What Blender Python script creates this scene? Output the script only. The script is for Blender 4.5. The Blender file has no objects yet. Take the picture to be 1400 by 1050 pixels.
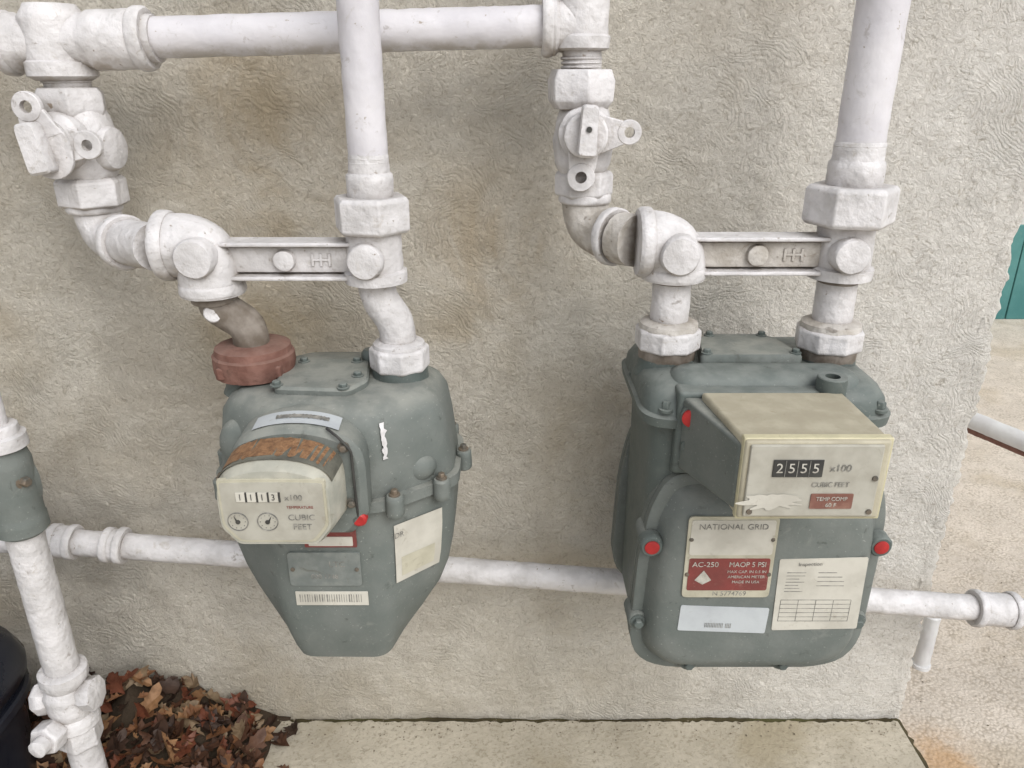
import bpy, bmesh, math, random
from mathutils import Vector, noise, Matrix
random.seed(7)
scene = bpy.context.scene
COL = scene.collection

# ------------------------------------------------------------------ materials
def c4(c): return (c[0], c[1], c[2], 1.0)

def mixc(nt, fac, a, b, bt='MIX'):
    m = nt.nodes.new('ShaderNodeMix'); m.data_type = 'RGBA'; m.blend_type = bt
    m.clamp_factor = True
    for s, v in ((0, fac), (6, a), (7, b)):
        if hasattr(v, 'is_linked') or hasattr(v, 'links'):
            nt.links.new(v, m.inputs[s])
        else:
            m.inputs[s].default_value = v if s == 0 else c4(v)
    return m.outputs[2]

def ramp(nt, src, lo, hi, a=0.0, b=1.0):
    m = nt.nodes.new('ShaderNodeMapRange'); m.interpolation_type = 'SMOOTHSTEP'
    m.inputs[1].default_value = lo; m.inputs[2].default_value = hi
    m.inputs[3].default_value = a; m.inputs[4].default_value = b
    nt.links.new(src, m.inputs[0]); return m.outputs[0]

def mul(nt, a, b, op='MULTIPLY'):
    m = nt.nodes.new('ShaderNodeMath'); m.operation = op
    for i, v in ((0, a), (1, b)):
        if isinstance(v, (int, float)): m.inputs[i].default_value = v
        else: nt.links.new(v, m.inputs[i])
    return m.outputs[0]

def nz(nt, scale, detail=4, rough=.55, dist=0.0, vec=None):
    n = nt.nodes.new('ShaderNodeTexNoise')
    n.inputs['Scale'].default_value = scale; n.inputs['Detail'].default_value = detail
    n.inputs['Roughness'].default_value = rough; n.inputs['Distortion'].default_value = dist
    if vec is not None: nt.links.new(vec, n.inputs['Vector'])
    return n.outputs['Fac']

def base(name):
    m = bpy.data.materials.new(name); m.use_nodes = True
    nt = m.node_tree; b = nt.nodes['Principled BSDF']
    tc = nt.nodes.new('ShaderNodeTexCoord')
    return m, nt, b, tc.outputs['Object']

def bump(nt, b, height, strength, dist):
    bp = nt.nodes.new('ShaderNodeBump')
    bp.inputs['Strength'].default_value = strength
    bp.inputs['Distance'].default_value = dist
    nt.links.new(height, bp.inputs['Height'])
    nt.links.new(bp.outputs['Normal'], b.inputs['Normal'])

def paint(name, c1, c2, vs=30, rough=.45, bs=180, bst=.4, bd=.001, grime=None, ga=.6, gb=.3,
          dust=None, da=.5, metal=0.0, speck=None, st=.66, under=None, ua=.6, scuff=None, sa=.55, chip=None, spec=.4):
    m, nt, b, v = base(name)
    nb = nz(nt, vs, 5, vec=v)
    col = mixc(nt, ramp(nt, nb, .35, .68), c1, c2)
    fine = nz(nt, bs, 3, .6, vec=v)
    if speck:
        col = mixc(nt, ramp(nt, nz(nt, 380, 2, vec=v), st, st+.05, 0, .6), col, speck)
    if scuff:
        col = mixc(nt, ramp(nt, nz(nt, 55, 7, .75, 1.0, v), .57, .70, 0, sa), col, scuff)
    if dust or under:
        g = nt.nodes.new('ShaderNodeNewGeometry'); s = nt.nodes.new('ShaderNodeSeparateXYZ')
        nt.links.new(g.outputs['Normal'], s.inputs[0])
    if dust:
        up = ramp(nt, s.outputs[2], .35, .95)
        col = mixc(nt, mul(nt, mul(nt, up, ramp(nt, nz(nt, 45, 6, vec=v), .3, .65, .25, 1)), da), col, dust)
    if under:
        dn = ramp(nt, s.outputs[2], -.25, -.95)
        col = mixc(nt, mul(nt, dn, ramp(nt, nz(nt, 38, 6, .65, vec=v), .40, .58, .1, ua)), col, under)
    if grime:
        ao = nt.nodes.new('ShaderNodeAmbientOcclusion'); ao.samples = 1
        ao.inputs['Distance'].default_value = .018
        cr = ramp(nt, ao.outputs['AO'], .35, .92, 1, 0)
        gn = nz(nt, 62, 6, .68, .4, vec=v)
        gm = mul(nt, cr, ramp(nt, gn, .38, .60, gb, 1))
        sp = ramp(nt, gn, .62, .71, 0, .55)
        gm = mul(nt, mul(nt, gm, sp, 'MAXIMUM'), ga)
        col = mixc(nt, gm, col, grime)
    if chip:
        cn = nz(nt, 105, 5, .7, .3, v)
        col = mixc(nt, ramp(nt, cn, .675, .69, 0, .85), col, chip)
    nt.links.new(col, b.inputs['Base Color'])
    b.inputs['Metallic'].default_value = metal
    b.inputs['Specular IOR Level'].default_value = spec
    nt.links.new(ramp(nt, nb, .3, .7, rough-.06, rough+.12), b.inputs['Roughness'])
    h = mul(nt, fine, mul(nt, nz(nt, bs*.25, 2, vec=v), 1.5), 'ADD')
    bump(nt, b, h, bst, bd)
    return m

M = {}
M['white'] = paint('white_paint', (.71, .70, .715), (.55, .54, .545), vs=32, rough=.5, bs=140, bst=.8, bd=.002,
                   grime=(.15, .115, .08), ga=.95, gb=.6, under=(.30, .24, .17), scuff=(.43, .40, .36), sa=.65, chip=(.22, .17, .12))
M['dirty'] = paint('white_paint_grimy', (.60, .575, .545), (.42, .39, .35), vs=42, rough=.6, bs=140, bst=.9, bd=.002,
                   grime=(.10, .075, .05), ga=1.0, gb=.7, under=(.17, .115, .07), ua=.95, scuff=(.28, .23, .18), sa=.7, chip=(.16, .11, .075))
M['riser'] = paint('white_pipe_paint', (.70, .69, .725), (.59, .58, .62), vs=16, rough=.42, bs=150, bst=.4, bd=.0011,
                   grime=(.22, .18, .14), ga=.7, under=(.38, .34, .28), scuff=(.48, .46, .45), chip=(.36, .31, .26))
M['meter'] = paint('meter_enamel', (.142, .163, .154), (.182, .200, .189), vs=22, rough=.58, bs=260, bst=.4, bd=.0007,
                   grime=(.05, .052, .042), ga=.8, dust=(.36, .365, .33), da=.6, speck=(.34, .35, .33), st=.67, scuff=(.225, .24, .223), sa=.65, spec=.30)
M['meterdk'] = paint('meter_enamel_dark', (.098, .122, .117), (.127, .151, .143), vs=25, rough=.48, bs=260, bst=.4, bd=.0007,
                   grime=(.04, .042, .035), ga=.8, dust=(.30, .32, .30), da=.5, speck=(.28, .30, .28), st=.67, scuff=(.17, .185, .17), sa=.6, spec=.38)
M['rust'] = paint('rust_primer', (.165, .078, .060), (.235, .125, .10), vs=60, rough=.8, bs=200, bst=.7, bd=.0014,
                  grime=(.055, .03, .022), ga=.95, dust=(.26, .18, .15), da=.5, scuff=(.10, .06, .045))
M['galv'] = paint('weathered_iron', (.15, .125, .10), (.28, .25, .22), vs=50, rough=.65, bs=160, bst=.6, bd=.0012,
                  grime=(.06, .04, .025), ga=.9)
M['bolt'] = paint('bolt_steel', (.20, .16, .12), (.11, .11, .10), vs=90, rough=.6, metal=.3)
M['cream'] = paint('index_cream', (.52, .49, .38), (.42, .39, .30), vs=35, rough=.6, bs=300, bst=.35, bd=.0006,
                   dust=(.36, .325, .245), da=.8, grime=(.25, .2, .12), ga=.7, scuff=(.31, .28, .20))
M['idxgrey'] = paint('index_face', (.46, .45, .395), (.37, .355, .305), vs=40, rough=.5, bs=300, bst=.25, bd=.0004, scuff=(.29, .27, .21))
M['idxwhite'] = paint('index_cover', (.50, .495, .43), (.37, .375, .33), vs=40, rough=.45, bs=300, bst=.35, bd=.0006,
                      grime=(.20, .17, .11), ga=.85, scuff=(.26, .24, .18), sa=.7, dust=(.38, .37, .31), da=.5)
M['rim'] = paint('yellowed_rim', (.60, .56, .38), (.50, .47, .32), vs=40, rough=.4, scuff=(.38, .34, .22))
M['label'] = paint('label_paper', (.60, .585, .525), (.48, .465, .41), vs=25, rough=.6, bs=200, bst=.15, scuff=(.34, .31, .25), sa=.7)
M['label2'] = paint('label_paper_blueish', (.52, .56, .585), (.44, .47, .50), vs=25, rough=.55, bs=200, bst=.15, scuff=(.36, .37, .37), sa=.7)
M['plate'] = paint('label_plate', (.52, .50, .40), (.42, .40, .31), vs=40, rough=.5, scuff=(.3, .27, .2))
M['metal'] = paint('badge_metal', (.27, .295, .285), (.20, .225, .22), vs=60, rough=.5, metal=.35, scuff=(.15, .15, .13))
M['redlab'] = paint('label_red', (.24, .055, .05), (.18, .05, .045), vs=30, rough=.5, scuff=(.32, .17, .15), sa=.7)
M['brownlab'] = paint('label_brown', (.20, .09, .07), (.3, .17, .13), vs=60, rough=.55, scuff=(.35, .25, .2))
M['red'] = paint('seal_red', (.48, .03, .03), (.33, .02, .02), vs=60, rough=.45, scuff=(.2, .03, .03))
M['black'] = paint('ink_black', (.035, .035, .035), (.06, .06, .055), rough=.5)
M['ink'] = paint('ink_grey', (.15, .15, .14), (.34, .33, .30), rough=.65, vs=150)
M['digit'] = paint('digit_white', (.56, .55, .50), (.38, .36, .32), rough=.5, vs=150)
M['tape'] = paint('copper_tape', (.34, .19, .10), (.20, .11, .06), vs=170, rough=.45, bs=500, bst=.9, metal=.25, scuff=(.50, .40, .29), sa=.8)
M['glass'] = paint('index_window', (.17, .17, .14), (.08, .08, .07), rough=.15, scuff=(.25, .23, .18))
M['bin'] = paint('black_plastic', (.012, .014, .022), (.02, .022, .03), rough=.3, bs=40, bst=.3)
M['pvc'] = paint('pvc_white', (.70, .71, .72), (.62, .62, .63), rough=.45)
M['teal'] = paint('teal_paint', (.05, .18, .18), (.09, .25, .24), vs=6, rough=.6, scuff=(.18, .27, .25))
M['siding'] = paint('pale_siding', (.68, .70, .66), (.6, .62, .58), vs=3, rough=.6)

def stucco():
    m, nt, b, v = base('stucco')
    sep = nt.nodes.new('ShaderNodeSeparateXYZ'); nt.links.new(v, sep.inputs[0])
    dn = nt.nodes.new('ShaderNodeTexNoise'); dn.inputs['Scale'].default_value = 9; dn.inputs['Detail'].default_value = 3
    nt.links.new(v, dn.inputs['Vector'])
    va = nt.nodes.new('ShaderNodeVectorMath'); va.operation = 'MULTIPLY_ADD'
    nt.links.new(dn.outputs['Color'], va.inputs[0]); va.inputs[1].default_value = (.30, .30, .30)
    nt.links.new(v, va.inputs[2])
    wv = nt.nodes.new('ShaderNodeTexWave'); wv.wave_type = 'BANDS'; wv.bands_direction = 'DIAGONAL'
    wv.inputs['Scale'].default_value = 40; wv.inputs['Distortion'].default_value = 6
    wv.inputs['Detail'].default_value = 4; wv.inputs['Detail Scale'].default_value = 2.6
    wv.inputs['Detail Roughness'].default_value = .8
    nt.links.new(va.outputs[0], wv.inputs['Vector'])
    n1 = nz(nt, 150, 6, .75, 1.4, v); n2 = nz(nt, 55, 3, .6, 1.8, v)
    wm = mul(nt, wv.outputs['Fac'], ramp(nt, nz(nt, 10, 4, vec=v), .42, .62, .02, .42))
    h = mul(nt, mul(nt, mul(nt, n1, 1.7), mul(nt, n2, 1.1), 'ADD'), wm, 'ADD')
    bump(nt, b, h, .9, .0032)
    big = nz(nt, 2.6, 5, .6, .6, v); mid = nz(nt, 7, 6, .65, .8, v)
    col = mixc(nt, ramp(nt, mid, .35, .7), (.730, .690, .610), (.610, .572, .498))
    stn = mul(nt, ramp(nt, big, .47, .66), ramp(nt, mid, .35, .6, .3, 1))
    col = mixc(nt, mul(nt, stn, .55), col, (.52, .445, .33))
    # tan stains plus greyer patches at left and upper middle of the render coat
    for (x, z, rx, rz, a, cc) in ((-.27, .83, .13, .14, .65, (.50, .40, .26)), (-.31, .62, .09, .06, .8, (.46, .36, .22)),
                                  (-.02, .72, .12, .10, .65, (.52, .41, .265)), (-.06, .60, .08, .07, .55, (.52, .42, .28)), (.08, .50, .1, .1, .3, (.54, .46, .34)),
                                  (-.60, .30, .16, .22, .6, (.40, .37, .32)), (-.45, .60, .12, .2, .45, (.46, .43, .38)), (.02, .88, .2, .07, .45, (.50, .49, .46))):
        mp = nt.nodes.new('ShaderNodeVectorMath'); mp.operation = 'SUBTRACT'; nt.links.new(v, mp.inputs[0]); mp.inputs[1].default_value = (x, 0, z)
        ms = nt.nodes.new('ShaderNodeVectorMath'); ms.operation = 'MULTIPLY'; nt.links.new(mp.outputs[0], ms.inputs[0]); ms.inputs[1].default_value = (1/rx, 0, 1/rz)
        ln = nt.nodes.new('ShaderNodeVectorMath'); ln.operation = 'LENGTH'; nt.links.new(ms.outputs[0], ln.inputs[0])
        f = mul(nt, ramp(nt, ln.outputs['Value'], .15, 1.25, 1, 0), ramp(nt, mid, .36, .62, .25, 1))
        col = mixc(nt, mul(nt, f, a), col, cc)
    foot = mul(nt, ramp(nt, sep.outputs[2], .02, .20, 1, 0), ramp(nt, mid, .3, .6, .3, .9))
    col = mixc(nt, mul(nt, foot, .4), col, (.50, .44, .33))
    col = mixc(nt, mul(nt, ramp(nt, sep.outputs[0], .05, .5), .8), col, (.82, .80, .76))  # paler towards the right: brighter light there put into the wall colour
    col = mixc(nt, ramp(nt, nz(nt, 35, 5, .6, .3, v), .73, .77, 0, .5), col, (.80, .79, .76))
    pit = ramp(nt, n1, .36, .48, 1, 0)
    col = mixc(nt, mul(nt, pit, .5), col, (.33, .285, .215))
    nt.links.new(col, b.inputs['Base Color']); b.inputs['Roughness'].default_value = .9
    b.inputs['Specular IOR Level'].default_value = .2
    return m
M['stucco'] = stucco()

def concrete(name, a, c, stain, peb=0.0, sp=.2, rust=None):
    m, nt, b, v = base(name)
    col = mixc(nt, ramp(nt, nz(nt, 9, 6, .65, .5, v), .35, .68), a, c)
    col = mixc(nt, ramp(nt, nz(nt, 4, 5, .6, .5, v), .52, .68, 0, .6), col, stain)
    col = mixc(nt, ramp(nt, nz(nt, 160, 4, .7, 0, v), .50, .66, 0, sp), col, (a[0]*.5, a[1]*.47, a[2]*.42))
    h = nz(nt, 120, 6, .65, .6, v)
    if peb:
        vo = nt.nodes.new('ShaderNodeTexVoronoi'); vo.inputs['Scale'].default_value = 210; vo.inputs['Randomness'].default_value = 1
        nt.links.new(v, vo.inputs['Vector'])
        n = nz(nt, 22, 4, .6, 0, v)
        col = mixc(nt, mul(nt, mul(nt, ramp(nt, vo.outputs['Distance'], .35, .8), peb), ramp(nt, n, .35, .6, .2, 1)), col, (a[0]*.5, a[1]*.47, a[2]*.42))
        col = mixc(nt, ramp(nt, nz(nt, 45, 6, .75, 0, v), .56, .68, 0, .4), col, (a[0]*.6, a[1]*.58, a[2]*.52))
        h = mul(nt, h, mul(nt, vo.outputs['Distance'], -.5), 'ADD')
    if rust:
        mp = nt.nodes.new('ShaderNodeVectorMath'); mp.operation = 'DISTANCE'; nt.links.new(v, mp.inputs[0]); mp.inputs[1].default_value = rust
        f = mul(nt, ramp(nt, mp.outputs['Value'], .01, .10, 1, 0), ramp(nt, nz(nt, 14, 5, .6, 0, v), .35, .6, .3, 1))
        col = mixc(nt, mul(nt, f, .7), col, (.52, .31, .14))
    bump(nt, b, h, .8, .003)
    nt.links.new(col, b.inputs['Base Color']); b.inputs['Roughness'].default_value = .9
    b.inputs['Specular IOR Level'].default_value = .2
    return m
M['slab'] = concrete('concrete', (.55, .505, .415), (.44, .40, .32), (.35, .30, .20), sp=.55)
M['ground'] = concrete('aggregate_ground', (.72, .65, .57), (.62, .56, .49), (.55, .47, .36), .6, rust=(.61, -.08, 0))
M['soil'] = concrete('soil', (.07, .05, .035), (.04, .03, .02), (.05, .035, .02))
M['crumb'] = concrete('crumb', (.22, .19, .14), (.15, .12, .09), (.1, .08, .06))
M['moss'] = concrete('moss_soil', (.10, .085, .045), (.06, .05, .03), (.12, .12, .05))
LEAF = []
for i, c in enumerate([(.10, .048, .028), (.22, .105, .05), (.055, .03, .02), (.30, .165, .08), (.17, .055, .028), (.26, .19, .12)]):
    LEAF.append(paint('dry_leaf_%d' % i, c, (c[0]*.6, c[1]*.55, c[2]*.5), vs=90, rough=.55, bs=250, bst=.5))

# ------------------------------------------------------------------ geometry helpers
CUR = []
def mk(name, verts, faces, mat, ang=38, bev=0, parent=True, mats=None, fm=None):
    me = bpy.data.meshes.new(name); me.from_pydata([tuple(v) for v in verts], [], faces)
    bm = bmesh.new(); bm.from_mesh(me); bmesh.ops.recalc_face_normals(bm, faces=bm.faces); bm.to_mesh(me); bm.free()
    if mats:
        for x in mats: me.materials.append(x)
        for p, i in zip(me.polygons, fm): p.material_index = i
    else: me.materials.append(M[mat] if isinstance(mat, str) else mat)
    for p in me.polygons: p.use_smooth = True
    me.set_sharp_from_angle(angle=math.radians(ang))
    o = bpy.data.objects.new(name, me); COL.objects.link(o)
    if bev:
        b = o.modifiers.new('bev', 'BEVEL'); b.width = bev; b.segments = 3; b.limit_method = 'ANGLE'
        b.angle_limit = math.radians(30)
    if parent: CUR.append(o)
    return o

def group(name):
    """Gather the parts built since the last call under one named empty."""
    global CUR
    bpy.context.view_layer.update()
    lo = Vector((1e9,)*3); hi = -lo
    for o in CUR:
        for c in o.bound_box:
            w = o.matrix_world @ Vector(c)
            lo = Vector(map(min, lo, w)); hi = Vector(map(max, hi, w))
    e = bpy.data.objects.new(name, None); e.empty_display_size = .05; COL.objects.link(e)
    c = Vector(((lo.x+hi.x)/2, (lo.y+hi.y)/2, lo.z)); e.location = c
    for o in CUR:
        o.parent = e; o.location = o.location - c
    CUR = []
    return e

def frame(ax):
    ax = Vector(ax).normalized()
    u = Vector((0, 0, 1)) if abs(ax.z) < .9 else Vector((1, 0, 0))
    a = ax.cross(u).normalized(); return ax, a, ax.cross(a)

def jit(p, amp):
    if not amp: return 0
    return amp*(noise.noise(p*90)+.6*noise.noise(p*230+Vector((3, 1, 7))))

def lathe(name, o, ax, prof, mat, n=36, amp=.0007, cap=True, bev=0, phase=0, step=.004, ang=38):
    ax, a, b = frame(ax); o = Vector(o)
    P = [prof[0]]
    for q in prof[1:]:
        l = math.hypot(q[0]-P[-1][0], q[1]-P[-1][1]); p0 = P[-1]
        k = max(1, int(l/step)) if n > 8 else 1
        for i in range(1, k+1): P.append((p0[0]+(q[0]-p0[0])*i/k, p0[1]+(q[1]-p0[1])*i/k))
    V = []; F = []
    for t, r in P:
        for i in range(n):
            th = 2*math.pi*i/n+phase; d = a*math.cos(th)+b*math.sin(th)
            p = o+ax*t+d*r; V.append(p+d*jit(p, amp))
    for j in range(len(P)-1):
        for i in range(n):
            i2 = (i+1) % n; F.append((j*n+i, j*n+i2, (j+1)*n+i2, (j+1)*n+i))
    if cap:
        F.append(tuple(range(n))); F.append(tuple((len(P)-1)*n+i for i in range(n)))
    else:   # closed annulus
        j = len(P)-1
        for i in range(n):
            i2 = (i+1) % n; F.append((j*n+i, j*n+i2, i2, i))
    return mk(name, V, F, mat, ang=ang, bev=bev)

def hexnut(name, o, ax, R, L, mat, phase=.2, n=6):
    return lathe(name, o, ax, [(0, R*.92), (L*.1, R), (L*.9, R), (L, R*.92)], mat, n=n, amp=0, bev=.0013, phase=phase, ang=30)

def washer(name, c, ax, ri, ro, th, mat, n=28):
    return lathe(name, c, ax, [(0, ri), (0, ro-.0008), (.0008, ro), (th-.0008, ro), (th, ro-.0008), (th, ri)], mat, n=n, cap=False, amp=.0002)

def fillet(pts, r, seg=12):
    pts = [Vector(p) for p in pts]; out = [pts[0]]
    for i in range(1, len(pts)-1):
        p = pts[i]; rr = r[i-1] if isinstance(r, (list, tuple)) else r
        a = (pts[i-1]-p).normalized(); b = (pts[i+1]-p).normalized()
        A = p+a*rr; B = p+b*rr
        for k in range(seg+1):
            t = k/seg; out.append(A*(1-t)**2+p*2*t*(1-t)+B*t*t)
    out.append(pts[-1]); return out

def tube(name, pts, r, mat, fr=.02, n=32, amp=.0007, step=.006, r2=None):
    P = fillet(pts, fr) if len(pts) > 2 else [Vector(p) for p in pts]
    Q = [P[0]]
    for q in P[1:]:
        l = (q-Q[-1]).length; k = max(1, int(l/step)); p0 = Q[-1].copy()
        for i in range(1, k+1): Q.append(p0.lerp(q, i/k))
    tot = len(Q)-1; V = []; F = []
    d = (Q[1]-Q[0]).normalized(); _, a, b = frame(d)
    for j, p in enumerate(Q):
        dn = (Q[min(j+1, tot)]-Q[max(j-1, 0)]).normalized()
        q = d.rotation_difference(dn); a = q @ a; b = q @ b; d = dn
        rr = r if r2 is None else r+(r2-r)*j/tot
        for i in range(n):
            th = 2*math.pi*i/n; v = a*math.cos(th)+b*math.sin(th); pp = p+v*rr
            V.append(pp+v*jit(pp, amp))
    for j in range(tot):
        for i in range(n):
            i2 = (i+1) % n; F.append((j*n+i, j*n+i2, (j+1)*n+i2, (j+1)*n+i))
    F.append(tuple(range(n))); F.append(tuple(tot*n+i for i in range(n)))
    return mk(name, V, F, mat)

def collar(name, p, ax, r, w, mat, n=36):
    """Rounded bead of a malleable iron fitting."""
    return lathe(name, Vector(p)-Vector(ax).normalized()*w/2, ax,
                 [(0, r*.8), (0, r*.93), (w*.15, r*.985), (w*.3, r), (w*.7, r), (w*.85, r*.985), (w, r*.93), (w, r*.8)], mat, n=n)

def rpoly(pts, rad, seg=6):
    out = []; n = len(pts)
    for i in range(n):
        p = Vector(pts[i]); a = Vector(pts[i-1])-p; b = Vector(pts[(i+1) % n])-p
        r = rad[i] if isinstance(rad, (list, tuple)) else rad
        r = min(r, a.length*.49, b.length*.49)
        A = p+a.normalized()*r; B = p+b.normalized()*r
        for k in range(seg+1):
            t = k/seg; out.append(A*(1-t)**2+p*2*t*(1-t)+B*t*t)
    return out

def loft(name, rings, mat, ang=38, bev=0, amp=0):
    n = len(rings[0]); V = []
    for R in rings:
        for p in R:
            p = Vector(p)
            if amp: p = p+Vector((noise.noise(p*60), noise.noise(p*60+Vector((9, 0, 0))), noise.noise(p*60+Vector((0, 9, 0)))))*amp
            V.append(p)
    F = []
    for j in range(len(rings)-1):
        for i in range(n):
            i2 = (i+1) % n; F.append((j*n+i, j*n+i2, (j+1)*n+i2, (j+1)*n+i))
    F.append(tuple(range(n))); F.append(tuple((len(rings)-1)*n+i for i in range(n)))
    return mk(name, V, F, mat, ang=ang, bev=bev)

def hexa(name, back, front, mat, bev=.002):
    """back/front = (x0,x1,z0,z1,y)"""
    V = []
    for x0, x1, z0, z1, y in (back, front):
        V += [(x0, y, z0), (x1, y, z0), (x1, y, z1), (x0, y, z1)]
    F = [(0, 1, 2, 3), (4, 5, 6, 7), (0, 1, 5, 4), (1, 2, 6, 5), (2, 3, 7, 6), (3, 0, 4, 7)]
    return mk(name, V, F, mat, bev=bev, ang=30)

def plate(name, x0, x1, z0, z1, y, th, mat, tilt=0, r=.002):
    cx, cz = (x0+x1)/2, (z0+z1)/2; t = math.radians(tilt)
    pts = rpoly([(x0-cx, z0-cz), (x1-cx, z0-cz), (x1-cx, z1-cz), (x0-cx, z1-cz)], r, 4)
    P = [(cx+p.x*math.cos(t)-p.y*math.sin(t), cz+p.x*math.sin(t)+p.y*math.cos(t)) for p in pts]
    return loft(name, [[(a, y, b) for a, b in P], [(a, y-th, b) for a, b in P]], mat)

def text(name, s, x, y, z, size, mat, tilt=0, sx=1.0):
    c = bpy.data.curves.new(name, 'FONT'); c.body = s; c.size = size; c.extrude = .0001
    c.align_x = 'CENTER'; c.align_y = 'CENTER'; c.materials.append(M[mat])
    o = bpy.data.objects.new(name, c); o.location = (x, y, z); o.scale = (sx, 1, 1)
    o.rotation_euler = (math.radians(90), math.radians(-tilt), 0); COL.objects.link(o); CUR.append(o); return o

def bolt(name, p, ax, r, L, mat='bolt', n=6):
    lathe(name+'_flange', p, ax, [(0, r*1.45), (L*.25, r*1.45), (L*.3, r*1.2)], mat, n=24, amp=.0002)
    lathe(name, Vector(p)+Vector(ax).normalized()*L*.25, ax, [(0, r), (L*.6, r), (L*.75, r*.8)], mat, n=n, amp=0, bev=.0004)

# ------------------------------------------------------------------ building with stucco wall
XE = .586
def wall():
    xs = [-3.2, -2.4, -1.7, -1.2, -1.0]
    x = -.86
    while x < XE-.004: xs.append(x); x += .004
    path = [(x, 0, 0, -1) for x in xs]
    path += [(XE-.003, .001, .5, -.8), (XE, .005, .9, -.4), (XE, .012, 1, 0), (XE, .03, 1, 0), (XE, .06, 1, 0), (XE, .12, 1, 0), (XE, .3, 1, 0), (XE, .8, 1, 0),
             (XE, 2.4, 1, 0), (-3.2, 2.4, 0, 0)]
    zs = []; z = -.02
    while z < 1.06: zs.append(z); z += .004
    zs += [1.1, 1.2, 1.5, 2.0, 2.7]
    rings = []
    for z in zs:
        R = []
        for (x, y, nx, ny) in path:
            p = Vector((x, y, z))
            a = .0035*noise.noise(p*5)+.0018*noise.noise(p*22)+.0012*noise.noise(p*60)+.0008*noise.noise(p*130)
            e = 0
            if x > XE-.02 and y < .2:
                e = .006*noise.noise(Vector((0, 0, z*30)))+.0055*noise.noise(Vector((5, 0, z*110)))-.003
            R.append((x+nx*a+e, y+ny*a, z))
        rings.append(R)
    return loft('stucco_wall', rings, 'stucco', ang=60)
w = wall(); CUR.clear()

# ------------------------------------------------------------------ ground
def grid(name, x0, x1, y0, y1, z, mat):
    return mk(name, [(x0, y0, z), (x1, y0, z), (x1, y1, z), (x0, y1, z)], [(0, 1, 2, 3)], mat, parent=False)
grid('ground', -150, 150, -150, 150, 0, 'ground')

def slab():
    N = 300; V = []; F = []; X1 = .572
    xs = [-3.2]+[-.9+i*(X1+.9)/N for i in range(N+1)]
    for x in xs:
        g = -.009+.004*noise.noise(Vector((x*40, 0, 0)))+.0035*noise.noise(Vector((x*140, 3, 0)))
        for y, z in ((g, -.05), (g, .006), (g-.003, .0095), (g-.03, .010), (-1.8, .010), (-1.8, -.05)):
            V.append((x, y, z))
    m = 6
    for j in range(len(xs)-1):
        for i in range(m-1): F.append((j*m+i, j*m+i+1, (j+1)*m+i+1, (j+1)*m+i))
    F.append(tuple(range(m))); F.append(tuple((len(xs)-1)*m+i for i in range(m)))
    mk('concrete_slab', V, F, 'slab', parent=False)
    # dirt and moss packed in the joints
    V = []; F = []
    for i in range(301):
        x = -.9+1.47*i/300; V += [(x, -.016, .003), (x, .003, .003+.002*noise.noise(Vector((x*50, 0, 0))))]
    for i in range(300): F.append((2*i, 2*i+1, 2*i+3, 2*i+2))
    o = len(V)
    for i in range(121):
        y = -.9+.9*i/120; wd = .004+.006*max(0, noise.noise(Vector((0, y*35, 0))))+.003*noise.noise(Vector((0, y*120, 0)))
        V += [(.568, y, .0042), (.5725+wd, y, .0040), (.576+wd*1.6, y, .0006)]
    for i in range(120):
        a = o+3*i; F.append((a, a+1, a+4, a+3)); F.append((a+1, a+2, a+5, a+4))
    mk('soil_joint', V, F, 'moss', parent=False)
slab()

# ------------------------------------------------------------------ pipes
YP = -.16      # plane of the meter risers
YH = -.09      # plane of header and valves
Zv = (0, 0, 1); FW = (0, -1, 0)

# header
h0 = Vector((-.70, YH, .920)); h1 = Vector((.0655, YH, .942))
hd = (h1-h0).normalized()
def hp(x): return h0+hd*((x-h0.x)/hd.x)
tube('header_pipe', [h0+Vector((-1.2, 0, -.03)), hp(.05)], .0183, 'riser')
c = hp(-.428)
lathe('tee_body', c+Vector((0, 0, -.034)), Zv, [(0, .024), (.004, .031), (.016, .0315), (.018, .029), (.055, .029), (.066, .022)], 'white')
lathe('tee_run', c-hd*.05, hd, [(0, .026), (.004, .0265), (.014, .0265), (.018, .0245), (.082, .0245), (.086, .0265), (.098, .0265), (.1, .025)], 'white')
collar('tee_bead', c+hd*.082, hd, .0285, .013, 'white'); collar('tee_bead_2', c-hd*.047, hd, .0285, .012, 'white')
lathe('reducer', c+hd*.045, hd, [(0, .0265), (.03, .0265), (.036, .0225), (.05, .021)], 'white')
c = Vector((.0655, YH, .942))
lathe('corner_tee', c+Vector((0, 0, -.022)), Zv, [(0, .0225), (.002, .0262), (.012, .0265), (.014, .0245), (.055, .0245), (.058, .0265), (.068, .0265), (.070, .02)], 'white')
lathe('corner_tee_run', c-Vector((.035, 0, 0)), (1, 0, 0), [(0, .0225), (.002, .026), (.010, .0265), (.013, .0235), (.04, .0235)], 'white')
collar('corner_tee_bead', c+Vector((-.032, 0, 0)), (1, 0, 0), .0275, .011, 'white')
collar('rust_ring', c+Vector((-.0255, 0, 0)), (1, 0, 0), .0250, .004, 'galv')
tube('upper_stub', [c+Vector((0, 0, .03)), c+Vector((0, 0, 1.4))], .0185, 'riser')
group('gas_pipe')

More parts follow.
